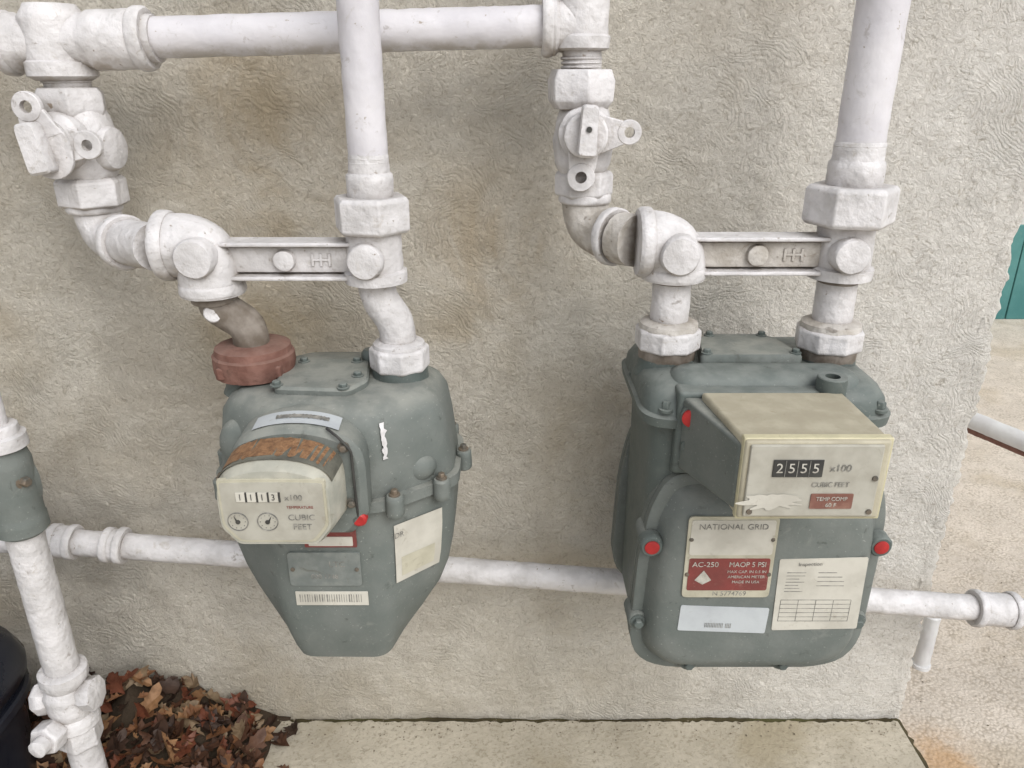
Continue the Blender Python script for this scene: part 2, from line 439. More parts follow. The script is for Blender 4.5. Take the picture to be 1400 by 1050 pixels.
# risers
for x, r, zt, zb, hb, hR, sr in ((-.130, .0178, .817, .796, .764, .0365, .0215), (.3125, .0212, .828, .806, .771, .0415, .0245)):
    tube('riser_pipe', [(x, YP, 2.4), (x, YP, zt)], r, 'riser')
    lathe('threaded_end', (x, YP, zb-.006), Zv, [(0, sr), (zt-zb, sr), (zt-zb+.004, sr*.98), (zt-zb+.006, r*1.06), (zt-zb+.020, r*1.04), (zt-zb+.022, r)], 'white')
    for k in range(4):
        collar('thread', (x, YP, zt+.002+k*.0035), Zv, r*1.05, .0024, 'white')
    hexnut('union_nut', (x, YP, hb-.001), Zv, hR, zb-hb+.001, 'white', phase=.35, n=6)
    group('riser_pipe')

# meter bars
def meter_bar(xl, xr, ztop, zc, zax, xin, zl, zr, zhb, R=.030, wm='white'):
    tube('elbow_body', [(xin, YP, zax), (xl, YP, zax), (xl, YP, zl)], R, 'white', fr=.026)
    collar('inlet_bead', (xin+.006, YP, zax), (1, 0, 0), R*1.10, .013, 'white')
    collar('outlet_bead', (xl, YP, zl+.006), Zv, R*1.04, .013, 'white')
    lathe('elbow_boss', (xl-.001, YP-.02, zax-.006), FW, [(0, .019), (.014, .018), (.016, .0165), (.0165, .010)], 'white')
    lathe('outlet_body', (xr, YP, zr), Zv, [(0, .022), (.001, R*.98), (.011, R), (.013, R*.88), (zhb-zr-.006, R*.86), (zhb-zr, R*.9), (zhb-zr+.002, R*.8)], 'white')
    lathe('outlet_boss', (xr-.004, YP-.018, zc+.003), FW, [(0, .017), (.014, .0165), (.016, .015), (.0165, .009)], 'white')
    hexa('bar_web', (xl+.01, xr-.01, zc-.012, zc+.012, YP+.003), (xl+.01, xr-.01, zc-.012, zc+.012, YP-.009), wm, .001)
    hexa('bar_top', (xl+.01, xr-.01, zc+.012, zc+.0175, YP+.013), (xl+.01, xr-.01, zc+.0135, zc+.0175, YP-.017), 'white', .0015)
    hexa('bar_bottom', (xl+.01, xr-.01, zc-.0185, zc-.012, YP+.013), (xl+.01, xr-.01, zc-.0185, zc-.0145, YP-.017), 'white', .0015)
    xm = (xl+xr)/2-.004
    lathe('bar_boss', (xm, YP-.002, zc), FW, [(0, .0115), (.012, .0095), (.013, .007)], wm)
    for k, dx in enumerate((.026, .034, .042)):
        hexa('cast_mark_%d' % k, (xm+dx-.0013, xm+dx+.0013, zc-.006, zc+.006, YP-.008), (xm+dx-.0013, xm+dx+.0013, zc-.006, zc+.006, YP-.0102), wm, .0006)
    hexa('cast_mark_bar', (xm+.026, xm+.042, zc-.001, zc+.0015, YP-.008), (xm+.026, xm+.042, zc-.001, zc+.0015, YP-.0101), wm, .0006)
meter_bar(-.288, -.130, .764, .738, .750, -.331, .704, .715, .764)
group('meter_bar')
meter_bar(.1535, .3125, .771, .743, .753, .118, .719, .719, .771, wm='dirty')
group('meter_bar')

# supply elbows between valve and bar
tube('street_elbow', [(-.424, YH, .785), (-.421, YH+.002, .742), (-.335, YP, .748)], .0225, 'white', fr=.034)
collar('elbow_bead_top', (-.424, YH, .776), Zv, .0265, .012, 'white')
dl = Vector((.086, -.07, .006)).normalized()
collar('elbow_bead', Vector((-.385, -.119, .7445)), dl, .0275, .012, 'white')
lathe('nipple', Vector((-.38, -.123, .745)), dl, [(0, .019), (.05, .019)], 'white')
group('pipe_elbow')
tube('street_elbow', [(.0735, YH, .79), (.0755, YH, .750), (.12, YP+.02, .752)], .0235, 'dirty', fr=.030)
collar('elbow_bead', Vector((.100, -.126, .7515)), (.6, -.75, .03), .0285, .010, 'white')
collar('elbow_bead_top', (.0738, YH, .784), Zv, .0265, .010, 'white')
lathe('bushing', Vector((.105, -.135, .752)), (.6, -.75, 0), [(0, .0245), (.02, .0245)], 'dirty')
group('pipe_elbow')

# shutoff valves
def keyplate(name, circs, y, th, mat='white'):
    """Flat cast plate: convex hull of circles (x,z,r)."""
    from mathutils.geometry import convex_hull_2d
    P = []
    for (x, z, r) in circs:
        for k in range(24): P.append(Vector((x+r*math.cos(k*math.pi/12), z+r*math.sin(k*math.pi/12))))
    H = [P[i] for i in convex_hull_2d(P)]
    return mk(name, [(p.x, y, p.y) for p in H]+[(p.x, y-th, p.y) for p in H],
           [tuple(range(len(H))), tuple(range(len(H), 2*len(H)))]+[(i, (i+1) % len(H), len(H)+(i+1) % len(H), len(H)+i) for i in range(len(H))], mat, bev=.0012)
def lug(name, c, tgt, y, ro=.0115, ri=.0050, th=.0055, wr=.017):
    c = Vector((c[0], y, c[1])); t = Vector((tgt[0], y, tgt[1]))
    washer(name, c, FW, ri, ro, th+.0006, 'white')
    d = (t-c).normalized(); s = Vector((d.z, 0, -d.x)); V = []
    A0 = c+d*ri*1.05
    for yy in (-.0003, -th):
        o = Vector((0, yy, 0)); V += [A0+s*ro*.93+o, A0-s*ro*.93+o, t-s*wr+o, t+s*wr+o]
    mk(name+'_arm', V, [(0, 1, 2, 3), (4, 5, 6, 7), (0, 1, 5, 4), (1, 2, 6, 5), (2, 3, 7, 6), (3, 0, 4, 7)], 'white', bev=.0012)

def head(x, z, y, w, h, tilt=0, dep=.013):
    t = math.radians(tilt); pts = rpoly([(-w/2, -h/2), (w/2, -h/2), (w/2*.85, h/2), (-w/2*.85, h/2)], w*.25, 5)
    def ring(yy, s): return [(x+(p.x*math.cos(t)-p.y*math.sin(t))*s, yy, z+(p.x*math.sin(t)+p.y*math.cos(t))*s) for p in pts]
    loft('plug_head', [ring(y, 1), ring(y-dep, 1), ring(y-dep-.002, .9)], 'white')

# right valve
x = .0690
tube('valve_nipple', [(.0655, YH, .93), (.067, YH, .90)], .0183, 'white')
for k in range(3): collar('nipple_thread', (.0655, YH, .9055+k*.004), Zv, .0196, .0026, 'white')
lathe('valve_inlet_hex', (x-.003, YH, .868), Zv, [(0, .027), (.008, .033), (.026, .034), (.036, .030)], 'white', n=6, amp=0, bev=.0014, phase=.15, ang=30)
lathe('valve_body', (x+.001, YH, .800), Zv, [(0, .019), (.006, .022), (.018, .0275), (.04, .030), (.056, .027), (.068, .0235), (.074, .021)], 'white')
lathe('valve_outlet_hex', (x+.003, YH, .785), Zv, [(0, .026), (.003, .0295), (.022, .0295), (.026, .026)], 'white', n=6, amp=0, bev=.0014, phase=.5, ang=30)
lathe('valve_plug', (x, YH-.01, .847), FW, [(0, .0255), (.020, .025), (.023, .021), (.034, .0205), (.036, .018)], 'white')
head(x+.001, .851, YH-.044, .0175, .046, -3)
lathe('plug_pin', (x+.001, YH-.0585, .853), FW, [(0, .0026), (.002, .0026)], 'black', n=16, amp=0)
lug('lockwing', (x+.041, .849), (x+.010, .847), YH-.030, .0115, .0050, .0055, .019)
lug('body_wing', (x-.003, .808), (x-.001, .836), YH-.028, .0135, .0056, .0075, .015)
group('shutoff_valve')
# left valve
x = -.4255
tube('valve_nipple', [(x-.001, YH, .915), (x, YH, .88)], .0205, 'white')
for k in range(3): collar('nipple_thread', (x-.001, YH, .893+k*.004), Zv, .0218, .0028, 'white')
lathe('valve_inlet_hex', (x, YH, .862), Zv, [(0, .030), (.006, .033), (.020, .033), (.026, .029)], 'white', n=6, amp=0, bev=.0014, phase=.4, ang=30)
lathe('valve_body', (x+.003, YH, .795), Zv, [(0, .022), (.010, .026), (.024, .031), (.046, .033), (.062, .0295), (.072, .026)], 'white')
lathe('valve_outlet_hex', (x+.003, YH, .775), Zv, [(0, .027), (.003, .0335), (.026, .0335), (.030, .029)], 'white', n=6, amp=0, bev=.0014, phase=.1, ang=30)
lathe('valve_side_boss', (x+.005, YH, .832), (1, -.15, 0), [(0, .022), (.028, .0215), (.032, .019), (.034, .012)], 'white')
lathe('valve_plug', Vector((x+.000, YH-.008, .840)), (-.18, -1, 0), [(0, .0275), (.024, .027), (.028, .023), (.034, .022)], 'white')
keyplate('lock_plate', [(x-.008, .836, .0235), (x-.006, .828, .021)], YH-.040, .005)
lug('lockwing', (x-.018, .872), (x-.009, .843), YH-.0395, .0135, .0056, .006, .020)
head(x-.013, .836, YH-.045, .021, .046, 9, .015)
lug('lockwing_2', (x+.029, .838), (x+.002, .838), YH-.036, .0130, .0052, .006, .018)
group('shutoff_valve')

# lower line behind the meters
p0 = Vector((-.600, -.058, .357)); p1 = Vector((.95, -.058, .222)); dd = (p1-p0).normalized()
def lp(x): return p0+dd*((x-p0.x)/dd.x)
tube('lower_pipe', [p0+Vector((-.9, 0, .0)), p0, p1], .0165, 'white', fr=.01)
for xx, rr in ((-.575, .0225), (-.553, .0225), (-.508, .0225), (-.492, .0235), (.607, .0245), (.654, .0245)):
    collar('coupling_bead', lp(xx), dd, rr, .010, 'white')
lathe('coupling', lp(-.578), dd, [(0, .0205), (.028, .0205)], 'white')
lathe('coupling_2', lp(-.512), dd, [(0, .0205), (.026, .0205)], 'white')
lathe('coupling_3', lp(.607), dd, [(0, .0215), (.047, .0215)], 'white')
tube('drop_leg', [p1+Vector((0, 0, .004)), p1+Vector((.02, 0, -.222))], .0165, 'white')
group('gas_pipe')

# lower-left standpipe with valve
X0 = -.520; Y0 = -.18
tube('standpipe', [(X0, Y0, .0), (X0, Y0, .47)], .0185, 'white')
lathe('cock_body', (X0, Y0, .180), Zv, [(0, .021), (.003, .026), (.014, .026), (.02, .0225), (.03, .026), (.052, .027), (.062, .0225), (.07, .026), (.082, .026), (.085, .021)], 'white')
lathe('cock_cross', (X0-.036, Y0-.004, .222), (1, 0, .12), [(0, .016), (.004, .0195), (.014, .0195), (.018, .017), (.056, .017), (.060, .0195), (.072, .0195), (.074, .014)], 'white', n=8, amp=.0003)
hexnut('cock_plug', (X0-.012, Y0-.02, .190), (-.15, -1, .1), .019, .022, 'white', phase=.3)
lathe('cock_stem', (X0-.014, Y0-.04, .1915), (-.15, -1, .1), [(0, .011), (.012, .0105), (.014, .007)], 'white', n=20)
hexnut('lower_hex', (X0, Y0, .152), Zv, .0255, .03, 'white')
group('standpipe')
# pressure regulator on top of the standpipe
lathe('regulator_neck', (X0, Y0, .448), Zv, [(0, .021), (.004, .0255), (.018, .0255), (.022, .024), (.085, .0245), (.10, .021)], 'meter')
lathe('diaphragm_case', (-.552, Y0+.038, .503), (-.1, -1, 0), [(0, .02), (.004, .040), (.018, .050), (.022, .060), (.030, .060), (.034, .048), (.044, .036), (.050, .020), (.066, .019), (.068, .015)], 'meter', n=48)
for k in range(8):
    a = k*math.pi/4+.35
    bolt('case_bolt_%d' % k, (-.555+.0545*math.cos(a), Y0+.007, .503+.0545*math.sin(a)), (-.1, -1, 0), .0042, .008)
lathe('vent_boss', (X0-.006, Y0, .514), (1, -.35, 0), [(0, .016), (.022, .015), (.026, .013)], 'meter')
bolt('vent_plug', (X0+.0185, Y0-.009, .514), (1, -.35, 0), .0055, .010)
lathe('union', (X0+.002, Y0, .546), Zv, [(0, .018), (.003, .024), (.016, .024), (.018, .019), (.026, .0185), (.028, .016)], 'white')
tube('riser_line', [(X0+.002, Y0, .57), (X0-.004, Y0, 2.4)], .0105, 'white')
group('pressure_regulator')

# ------------------------------------------------------------------ meter swivels
tube('swivel', [(-.288, YP, .706), (-.286, YP, .690), (-.258, YP, .672), (-.257, YP, .640)], .0175, 'galv', fr=[.006, .014])
collar('swivel_bead', (-.288, YP, .700), Zv, .0215, .010, 'galv')
lathe('paint_run', (-.285, YP-.0155, .688), (.35, -1, .3), [(0, .009), (.0022, .008), (.003, .003)], 'white', n=16)
lathe('swivel_nut', (-.257, YP, .621), Zv, [(0, .034), (.002, .0385), (.012, .0395), (.022, .0395), (.024, .037), (.030, .036), (.033, .028)], 'rust', n=40, amp=.0009)
for k in range(4):
    a = k*math.pi/2+.9
    hexa('nut_lug_%d' % k, (-.257+.035*math.cos(a)-.006, -.257+.035*math.cos(a)+.006, .625, .638, YP+.035*math.sin(a)+.006),
         (-.257+.035*math.cos(a)-.006, -.257+.035*math.cos(a)+.006, .625, .638, YP+.035*math.sin(a)-.006), 'rust', .0025)
group('meter_swivel')
tube('swivel', [(-.130, YP, .717), (-.129, YP, .698), (-.113, YP, .676), (-.112, YP, .640)], .0178, 'white', fr=[.012, .014])
hexnut('swivel_nut', (-.112, YP, .627), Zv, .0300, .024, 'white', n=8)
lathe('nut_shoulder', (-.112, YP, .648), Zv, [(0, .026), (.006, .025), (.009, .020)], 'white')
group('meter_swivel')
for x in (.1535, .3125):
    lathe('swivel', (x, YP, .655), Zv, [(0, .0185), (.060, .0185), (.066, .0185)], 'white')
    collar('swivel_rust_line', (x, YP, .7165), Zv, .0192, .004, 'galv')
    hexnut('swivel_nut', (x, YP, .6485), Zv, .0325, .022, 'white', phase=x*3, n=8)
    lathe('nut_shoulder', (x, YP, .668), Zv, [(0, .029), (.007, .028), (.010, .021)], 'dirty')
    lathe('nut_skirt', (x, YP, .638), Zv, [(0, .0275), (.012, .0285)], 'galv')
    group('meter_swivel')

# ------------------------------------------------------------------ octagonal gas meter
LEV = [(.621, .070, .058, .035, .028), (.619, .088, .074, .042, .034), (.612, .099, .084, .046, .038), (.600, .107, .090, .049, .040), (.575, .111, .093, .050, .041),
       (.545, .1150, .094, .050, .042), (.5335, .116, .094, .050, .042), (.5325, .1215, .0995, .053, .045), (.5215, .1215, .0995, .053, .045), (.5205, .116, .094, .050, .042),
       (.480, .1150, .094, .050, .042), (.450, .112, .094, .050, .041), (.425, .107, .094, .050, .040), (.40, .098, .0935, .050, .038), (.375, .084, .090, .049, .034), (.350, .067, .085, .047, .028),
       (.338, .060, .081, .045, .025), (.336, .054, .074, .040, .02)]
def octo_meter(cx, cy):
    def ring(l):
        z, a, b, f, s = l
        pts = rpoly([(-f, -b), (f, -b), (a, -s), (a, s), (f, b), (-f, b), (-a, s), (-a, -s)], .015, 5)
        return [(cx+p.x, cy+p.y, z) for p in pts]
    loft('case', [ring(l) for l in LEV], 'meter', amp=.0008, ang=30)
    for (u, v) in ((.053+.012, -.0995+.006), (.106, -.062), (.1235, 0), (.106, .062), (-.065, -.0935), (-.106, -.062), (-.1235, 0)):
        lathe('seam_lug', (cx+u, cy+v, .516), Zv, [(0, .007), (.002, .0085), (.020, .0085), (.022, .007)], 'meter', n=20)
        bolt('seam_bolt', (cx+u, cy+v, .538), Zv, .0036, .006)
    for bx in (-.083, .062):
        lathe('connection_boss', (cx+bx, cy+.005, .605), Zv, [(0, .033), (.006, .030), (.018, .0275), (.024, .0275)], 'meterdk')
    pts = rpoly([(-.042, -.050), (.030, -.056), (.044, -.030), (.036, .028), (-.030, .030), (-.048, -.01)], .008, 4)
    loft('valve_cover', [[(cx-.008+p.x*s, cy+p.y*s, z) for p in pts] for z, s in ((.615, 1), (.6255, 1), (.628, .95))], 'meter')
    for (u, v) in ((-.04, -.044), (.024, -.050), (.032, -.02), (.024, .02), (-.03, .02)):
        bolt('cover_screw', (cx-.008+u, cy+v, .6275), Zv, .0042, .005, 'meterdk')
    lathe('prover_cap', (cx+.028, cy+.03, .62), Zv, [(0, .009), (.014, .009), (.018, .006)], 'meterdk', n=20)

def sec(z):
    for i in range(len(LEV)-1):
        if LEV[i][0] >= z >= LEV[i+1][0]:
            t = (LEV[i][0]-z)/(LEV[i][0]-LEV[i+1][0]); return [LEV[i][k]+(LEV[i+1][k]-LEV[i][k])*t for k in range(1, 5)]

CX, CY = -.174, -.165
octo_meter(CX, CY)
def chamfer_strip(name, u0, u1, z0, z1, mat, off=.0012, nz_=8, wob=0):
    V = []; F = []
    for j in range(nz_+1):
        z = z0+(z1-z0)*j/nz_
        for i, u in enumerate((u0, (u0+u1)/2, u1)):
            a, b, f, s = sec(z); u = u+wob*noise.noise(Vector((j*1.7, i*3.1, 2)))
            p = Vector((CX+f+(a-f)*u, CY-b+(b-s)*u, z)); n = Vector((b-s, -(a-f), 0)).normalized()
            V.append(p+n*off)
    for j in range(nz_):
        for i in range(2): F.append((j*3+i, j*3+i+1, (j+1)*3+i+1, (j+1)*3+i))
    mk(name, V, F, mat)
chamfer_strip('sticker', .16, .82, .434, .500, 'label')
chamfer_strip('sticker_band', .24, .72, .440, .462, 'plate', .0016)
chamfer_strip('paint_run', .09, .155, .572, .606, 'white', .0010, 14, .04)
c_ = text('sticker_text', 'DR', CX+.066, CY-.0868, .490, .008, 'ink'); c_.rotation_euler = (math.radians(90), 0, math.radians(39))
YL = CY-.094
hexa('barcode_label', (-.212, -.141, .4145, .4305, YL), (-.212, -.141, .4145, .4305, YL-.0012), 'label', .0003)
for k in range(26):
    x = -.208+k*.0024; wd = random.choice([.0005, .0008, .0012])
    hexa('bar_%d' % k, (x, x+wd, .4185, .4275, YL-.0005), (x, x+wd, .4185, .4275, YL-.0015), 'ink', 0)
plate('badge', -.215, -.1455, .4385, .4765, YL, .0022, 'metal', r=.004)
for u in (-.211, -.1495):
    lathe('badge_rivet', (u, YL-.002, .4575), FW, [(0, .0022), (.0012, .002), (.0016, .001)], 'bolt', n=14, amp=0)
text('badge_text', 'LTC', -.168, YL-.0024, .463, .009, 'ink')
text('badge_text_2', '000 1748', -.181, YL-.0024, .449, .007, 'ink')
plate('red_badge', -.197, -.1475, .482, .516, YL, .0015, 'redlab', r=.001)
plate('red_badge_field', -.193, -.151, .484, .494, YL-.0015, .0008, 'label', r=.001)
text('red_badge_text', 'METER', -.162, YL-.0017, .505, .008, 'digit')
def arch(cx, hw, z0, zs, zt, cut, n=14):
    pts = [(-hw+cut, z0), (hw-cut, z0), (hw, z0+cut*1.3), (hw, zs)]
    for k in range(1, n):
        t = k/n; a = math.pi*t; pts.append((hw*math.cos(a)*1.0, zs+(zt-zs)*math.sin(a)**.75))
    pts += [(-hw, zs), (-hw, z0+cut*1.3)]
    return [(cx+p[0], p[1]) for p in pts]
def aloft(name, specs, mat, **k):
    loft(name, [[(p[0], y, p[1]) for p in rpoly(A, .004, 2)] for y, A in specs], mat, **k)
aloft('index_housing', [(-.235, arch(-.190, .060, .508, .578, .620, .016)), (-.278, arch(-.189, .0595, .510, .578, .618, .016)), (-.284, arch(-.190, .055, .514, .577, .613, .015))], 'meter')
aloft('index_cover', [(-.280, arch(-.197, .0505, .521, .578, .610, .014)), (-.314, arch(-.199, .0485, .524, .575, .603, .014)), (-.322, arch(-.1995, .0465, .527, .573, .597, .013))], 'idxwhite', ang=25)
aloft('index_face_rim', [(-.320, arch(-.1995, .0450, .5295, .589, .591, .012)), (-.3232, arch(-.1995, .0445, .530, .5885, .590, .012))], 'plate', ang=25)
aloft('index_face', [(-.320, arch(-.1995, .0430, .5315, .5865, .588, .012)), (-.3238, arch(-.1995, .0425, .532, .586, .5875, .012))], 'idxgrey', ang=25)
def over_arch(name, y0, y1, t0, t1, hw, zs, zt, cx, mat, off=.0012, rag=0):
    V = []; F = []; n = 36
    for j in range(2):
        y = (y0, y1)[j]
        for i in range(n+1):
            a = math.pi*(t0+(t1-t0)*i/n)
            V.append((cx[j]+hw[j]*math.cos(a), y+rag*noise.noise(Vector((i*.9, j*7, 0))), zs[j]+(zt[j]-zs[j])*math.sin(a)**.75+off))
    for i in range(n): F.append((i, i+1, n+2+i, n+1+i))
    mk(name, V, F, mat)
over_arch('window', -.283, -.3138, .05, .95, (.0503, .0487), (.578, .575), (.6095, .6033), (-.197, -.199), 'glass', .0008)
over_arch('copper_tape', -.285, -.3085, .10, .90, (.0500, .0488), (.5775, .575), (.6083, .6035), (-.1975, -.199), 'tape', .0018, .004)
over_arch('top_label', -.252, -.275, .28, .72, (.0595, .0595), (.578, .578), (.6195, .618), (-.190, -.189), 'label2', .0012)
over_arch('top_label_print', -.260, -.266, .34, .60, (.0595, .0595), (.578, .578), (.6195, .6188), (-.190, -.1895), 'ink', .0016, .002)
YI = -.3239
for k, ch in enumerate('1113'):
    hexa('counter_%d' % k, (-.2295+k*.0092, -.2218+k*.0092, .5695, .5785, YI), (-.2295+k*.0092, -.2218+k*.0092, .5695, .5785, YI-.0008), 'label', .0003)
    text('counter_digit_%d' % k, ch, -.2257+k*.0092, YI-.0012, .574, .0082, 'black', sx=.8)
    hexa('counter_gap_%d' % k, (-.2215+k*.0092, -.2200+k*.0092, .5695, .5785, YI), (-.2215+k*.0092, -.2200+k*.0092, .5695, .5785, YI-.001), 'black', 0)
text('counter_factor', 'x100', -.1815, YI-.0008, .5735, .0075, 'ink')
for k, x in enumerate((-.2305, -.2055)):
    washer('dial_ring_%d' % k, (x, YI, .5505), FW, .0080, .0088, .0008, 'ink')
    lathe('dial_face_%d' % k, (x, YI, .5505), FW, [(0, .008), (.0004, .008)], 'idxgrey', n=28, amp=0)
    for q in range(10):
        a = q*math.pi/5; xx = x+.0062*math.cos(a); zz = .5505+.0062*math.sin(a)
        hexa('dial_tick_%d_%d' % (k, q), (xx-.0004, xx+.0004, zz-.0004, zz+.0004, YI-.0004), (xx-.0004, xx+.0004, zz-.0004, zz+.0004, YI-.0008), 'ink', 0)
    mk('dial_hand_%d' % k, [(x-.0012, YI-.001, .549), (x+.0014, YI-.001, .5495), (x+(-.003, .004)[k], YI-.001, .5565)], [(0, 1, 2)], 'black')
    lathe('dial_hub_%d' % k, (x, YI, .5503), FW, [(0, .002), (.0012, .002)], 'black', n=14, amp=0)
text('dial_text', 'CUBIC', -.1765, YI-.0008, .5545, .0078, 'ink'); text('dial_text_2', 'FEET', -.1765, YI-.0008, .5455, .0078, 'ink')
text('dial_note', 'TEMPERATURE', -.177, YI-.0008, .5645, .0034, 'redlab')
lathe('seal', (-.1385, -.276, .526), FW, [(0, .0075), (.006, .0072), (.008, .005)], 'red', n=24, amp=.0004)
tube('seal_wire', [(-.160, -.281, .617), (-.149, -.287, .611), (-.139, -.287, .598), (-.1385, -.287, .56), (-.1385, -.283, .530)], .0012, 'black', fr=.004, n=8, amp=0)
bolt('index_screw', (-.146, -.283, .600), FW, .0035, .006); bolt('index_screw_2', (-.143, -.283, .545), FW, .0035, .006)
# cast swellings where the diaphragm pans press against the chamfers
for (px, py, pz, sx, sy, sz) in ((-.094, -.218, .548, .021, .017, .017), (-.254, -.218, .572, .026, .016, .028)):
    rings = []
    for j in range(1, 12):
        ph = math.pi*j/12; rings.append([(px+sx*math.sin(ph)*math.cos(t*math.pi/12), py+sy*math.sin(ph)*math.sin(t*math.pi/12), pz+sz*math.cos(ph)) for t in range(24)])
    loft('case_bulge', rings, 'meter')
group('gas_meter')

# ------------------------------------------------------------------ rounded-case gas meter
MX = .236
def rr(cx, cy, hx, hy, r, z, seg=8):
    return [(cx+p.x, cy+p.y, z) for p in rpoly([(-hx, -hy), (hx, -hy), (hx, hy), (-hx, hy)], r, seg)]
loft('body', [rr(MX, YP, .100, .072, .03, .335), rr(MX, YP, .104, .076, .03, .345), rr(MX, YP, .1045, .076, .03, .56), rr(MX, YP, .106, .078, .03, .602)], 'meterdk', amp=.0004)
loft('top_cap', [rr(MX, YP, .108, .079, .03, .598), rr(MX, YP, .1165, .0875, .035, .600), rr(MX, YP, .1175, .0885, .035, .609), rr(MX, YP, .114, .085, .034, .611),
                 rr(MX, YP, .1125, .083, .034, .622), rr(MX, YP, .107, .078, .033, .631), rr(MX, YP, .098, .069, .03, .636), rr(MX, YP, .085, .056, .025, .638)], 'meterdk', ang=50, amp=.0005)
loft('cap_bulge', [rr(MX, YP-.048, .090, .028, .027, .630), rr(MX, YP-.048, .086, .024, .024, .639), rr(MX, YP-.048, .079, .018, .018, .643), rr(MX, YP-.048, .067, .010, .010, .6445)], 'meterdk', ang=60, amp=.0005)
for x in (.1535, .3125):
    lathe('connection_boss', (x, YP, .622), Zv, [(0, .032), (.008, .029), (.019, .0275), (.024, .0275)], 'meterdk')
pts = rpoly([(-.052, -.030), (.048, -.030), (.036, .026), (.020, .036), (-.030, .036), (-.044, .02)], .006, 4)
loft('valve_cover', [[(MX-.002+p.x*s, YP+.006+p.y*s, z) for p in pts] for z, s in ((.634, 1), (.646, 1), (.649, .96))], 'meter')
for (u, v) in ((-.045, -.024), (.041, -.024), (.024, .030), (-.03, .030)):
    bolt('cover_screw', (MX-.002+u, YP+.006+v, .6485), Zv, .0038, .005, 'meterdk')
washer('round_lug', (.286, YP-.083, .612), Zv, .0065, .0130, .038, 'meterdk')
lathe('round_lug_core', (.286, YP-.083, .612), Zv, [(0, .007), (.032, .007)], 'bolt', n=20)
for u in (-.095, -.03, .100):
    bolt('cap_bolt', (MX+u, YP-.078, .614), Zv, .0048, .010, 'meterdk')
for s in (-1, 1):
    bolt('cap_bolt_side', (MX+s*.108, YP+.02, .612), Zv, .0048, .010, 'meterdk')
def cover(sgn, nm):
    base_ = [(-.119, .322), (.121, .322), (.123, .47), (.121, .515), (.108, .552), (-.088, .552), (-.104, .520), (-.113, .47)]
    rad = [.055, .055, .02, .02, .028, .028, .02, .02]
    P = rpoly(base_, rad, 8); cz = .437
    def ring(y, ins):
        out = []
        for p in P:
            sx = (.120-ins)/.120; sz = (.115-ins)/.115
            out.append((MX+.002+p.x*sx, YP+sgn*y, cz+(p.y-cz)*sz))
        return out
    loft(nm, [ring(.060, .004), ring(.0615, .000), ring(.071, .000), ring(.0718, .0020), ring(.0730, .0025), ring(.0738, .000), ring(.083, .000), ring(.0845, .002), ring(.0848, .0105), ring(.0905, .0135), ring(.099, .017),
              ring(.1055, .023), ring(.108, .032), ring(.1085, .05)], 'meter', ang=50, amp=.0005)
cover(-1, 'front_cover'); cover(1, 'back_cover')
for i, (x, z) in enumerate(((.1335, .4815), (.352, .4815), (.1275, .386), (.349, .386), (.183, .333), (.280, .333))):
    lathe('flange_lug_%d' % i, (x, YP-.060, z), FW, [(0, .0105), (.027, .0105), (.029, .009)], 'meter', n=24)
    if i < 2:
        lathe('plug_ring_%d' % i, (x, YP-.086, z), FW, [(0, .0115), (.012, .0112), (.014, .0095)], 'meterdk', n=28)
        lathe('seal_plug_%d' % i, (x, YP-.0995, z), FW, [(0, .0072), (.0015, .007), (.0022, .005)], 'red', n=24, amp=.0003)
    else:
        bolt('flange_bolt_%d' % i, (x, YP-.088, z), FW, .0052, .008, 'meterdk')
YL = YP-.1083
plate('nameplate', .1635, .2475, .4315, .5215, YL, .0016, 'plate', r=.005)
plate('name_field', .1665, .2445, .480, .518, YL-.0016, .0006, 'label', r=.003)
plate('red_field', .1675, .2440, .440, .476, YL-.0016, .0006, 'redlab', r=.002)
YT = YL-.0026
text('name_text', 'NATIONAL GRID', .2055, YT, .511, .0084, 'ink')
text('model_text', 'AC-250', .183, YT, .4695, .0078, 'digit')
text('model_text_2', 'MAOP 5 PSI', .223, YT, .4695, .0078, 'digit', sx=.9)
for k, s in enumerate(('MAX CAP. IN 0.5 IN', 'AMERICAN METER', 'MADE IN USA')):
    text('model_note_%d' % k, s, .223, YT, .4615-k*.0058, .0043, 'digit')
mk('logo', [(.174, YT, .452), (.182, YT, .463), (.190, YT, .452), (.182, YT, .447)], [(0, 1, 2, 3)], 'digit')
text('serial_text', 'N 5774769', .209, YT+.0009, .4358, .0072, 'ink')
for (u, v) in ((.1675, .497), (.2435, .497), (.1665, .458), (.2445, .458)):
    lathe('rivet', (u, YL-.001, v), FW, [(0, .0022), (.0016, .002), (.002, .001)], 'bolt', n=14, amp=0)
plate('form_sticker', .2545, .338, .3925, .4755, YL, .0008, 'label', tilt=1.5, r=.002)
def ln(x0, x1, z0, z1, y=YL-.0008, m='ink'):
    hexa('form_line', (x0, x1, z0, z1, y+.0002), (x0, x1, z0, z1, y-.0002), m, 0)
text('form_head', 'Inspection', .283, YL-.0012, .469, .0055, 'ink', tilt=1.5)
for k in range(7): ln(.262, .262+random.uniform(.012, .022), .459-k*.0036, .4596-k*.0036)
for k in range(4): ln(.292, .292+random.uniform(.015, .035), .459-k*.005, .4597-k*.005)
for k in range(6): ln(.260, .328, .4275-k*.0050, .4280-k*.0050)
for k in range(5): ln(.260+k*.017, .2605+k*.017, .4025, .4278)
plate('small_sticker', .1635, .2500, .3895, .4195, YL, .0008, 'label2', tilt=-2.5, r=.002)
text('small_text', '|||||||||||| ||||', .202, YL-.0012, .398, .006, 'ink', tilt=-2.5)
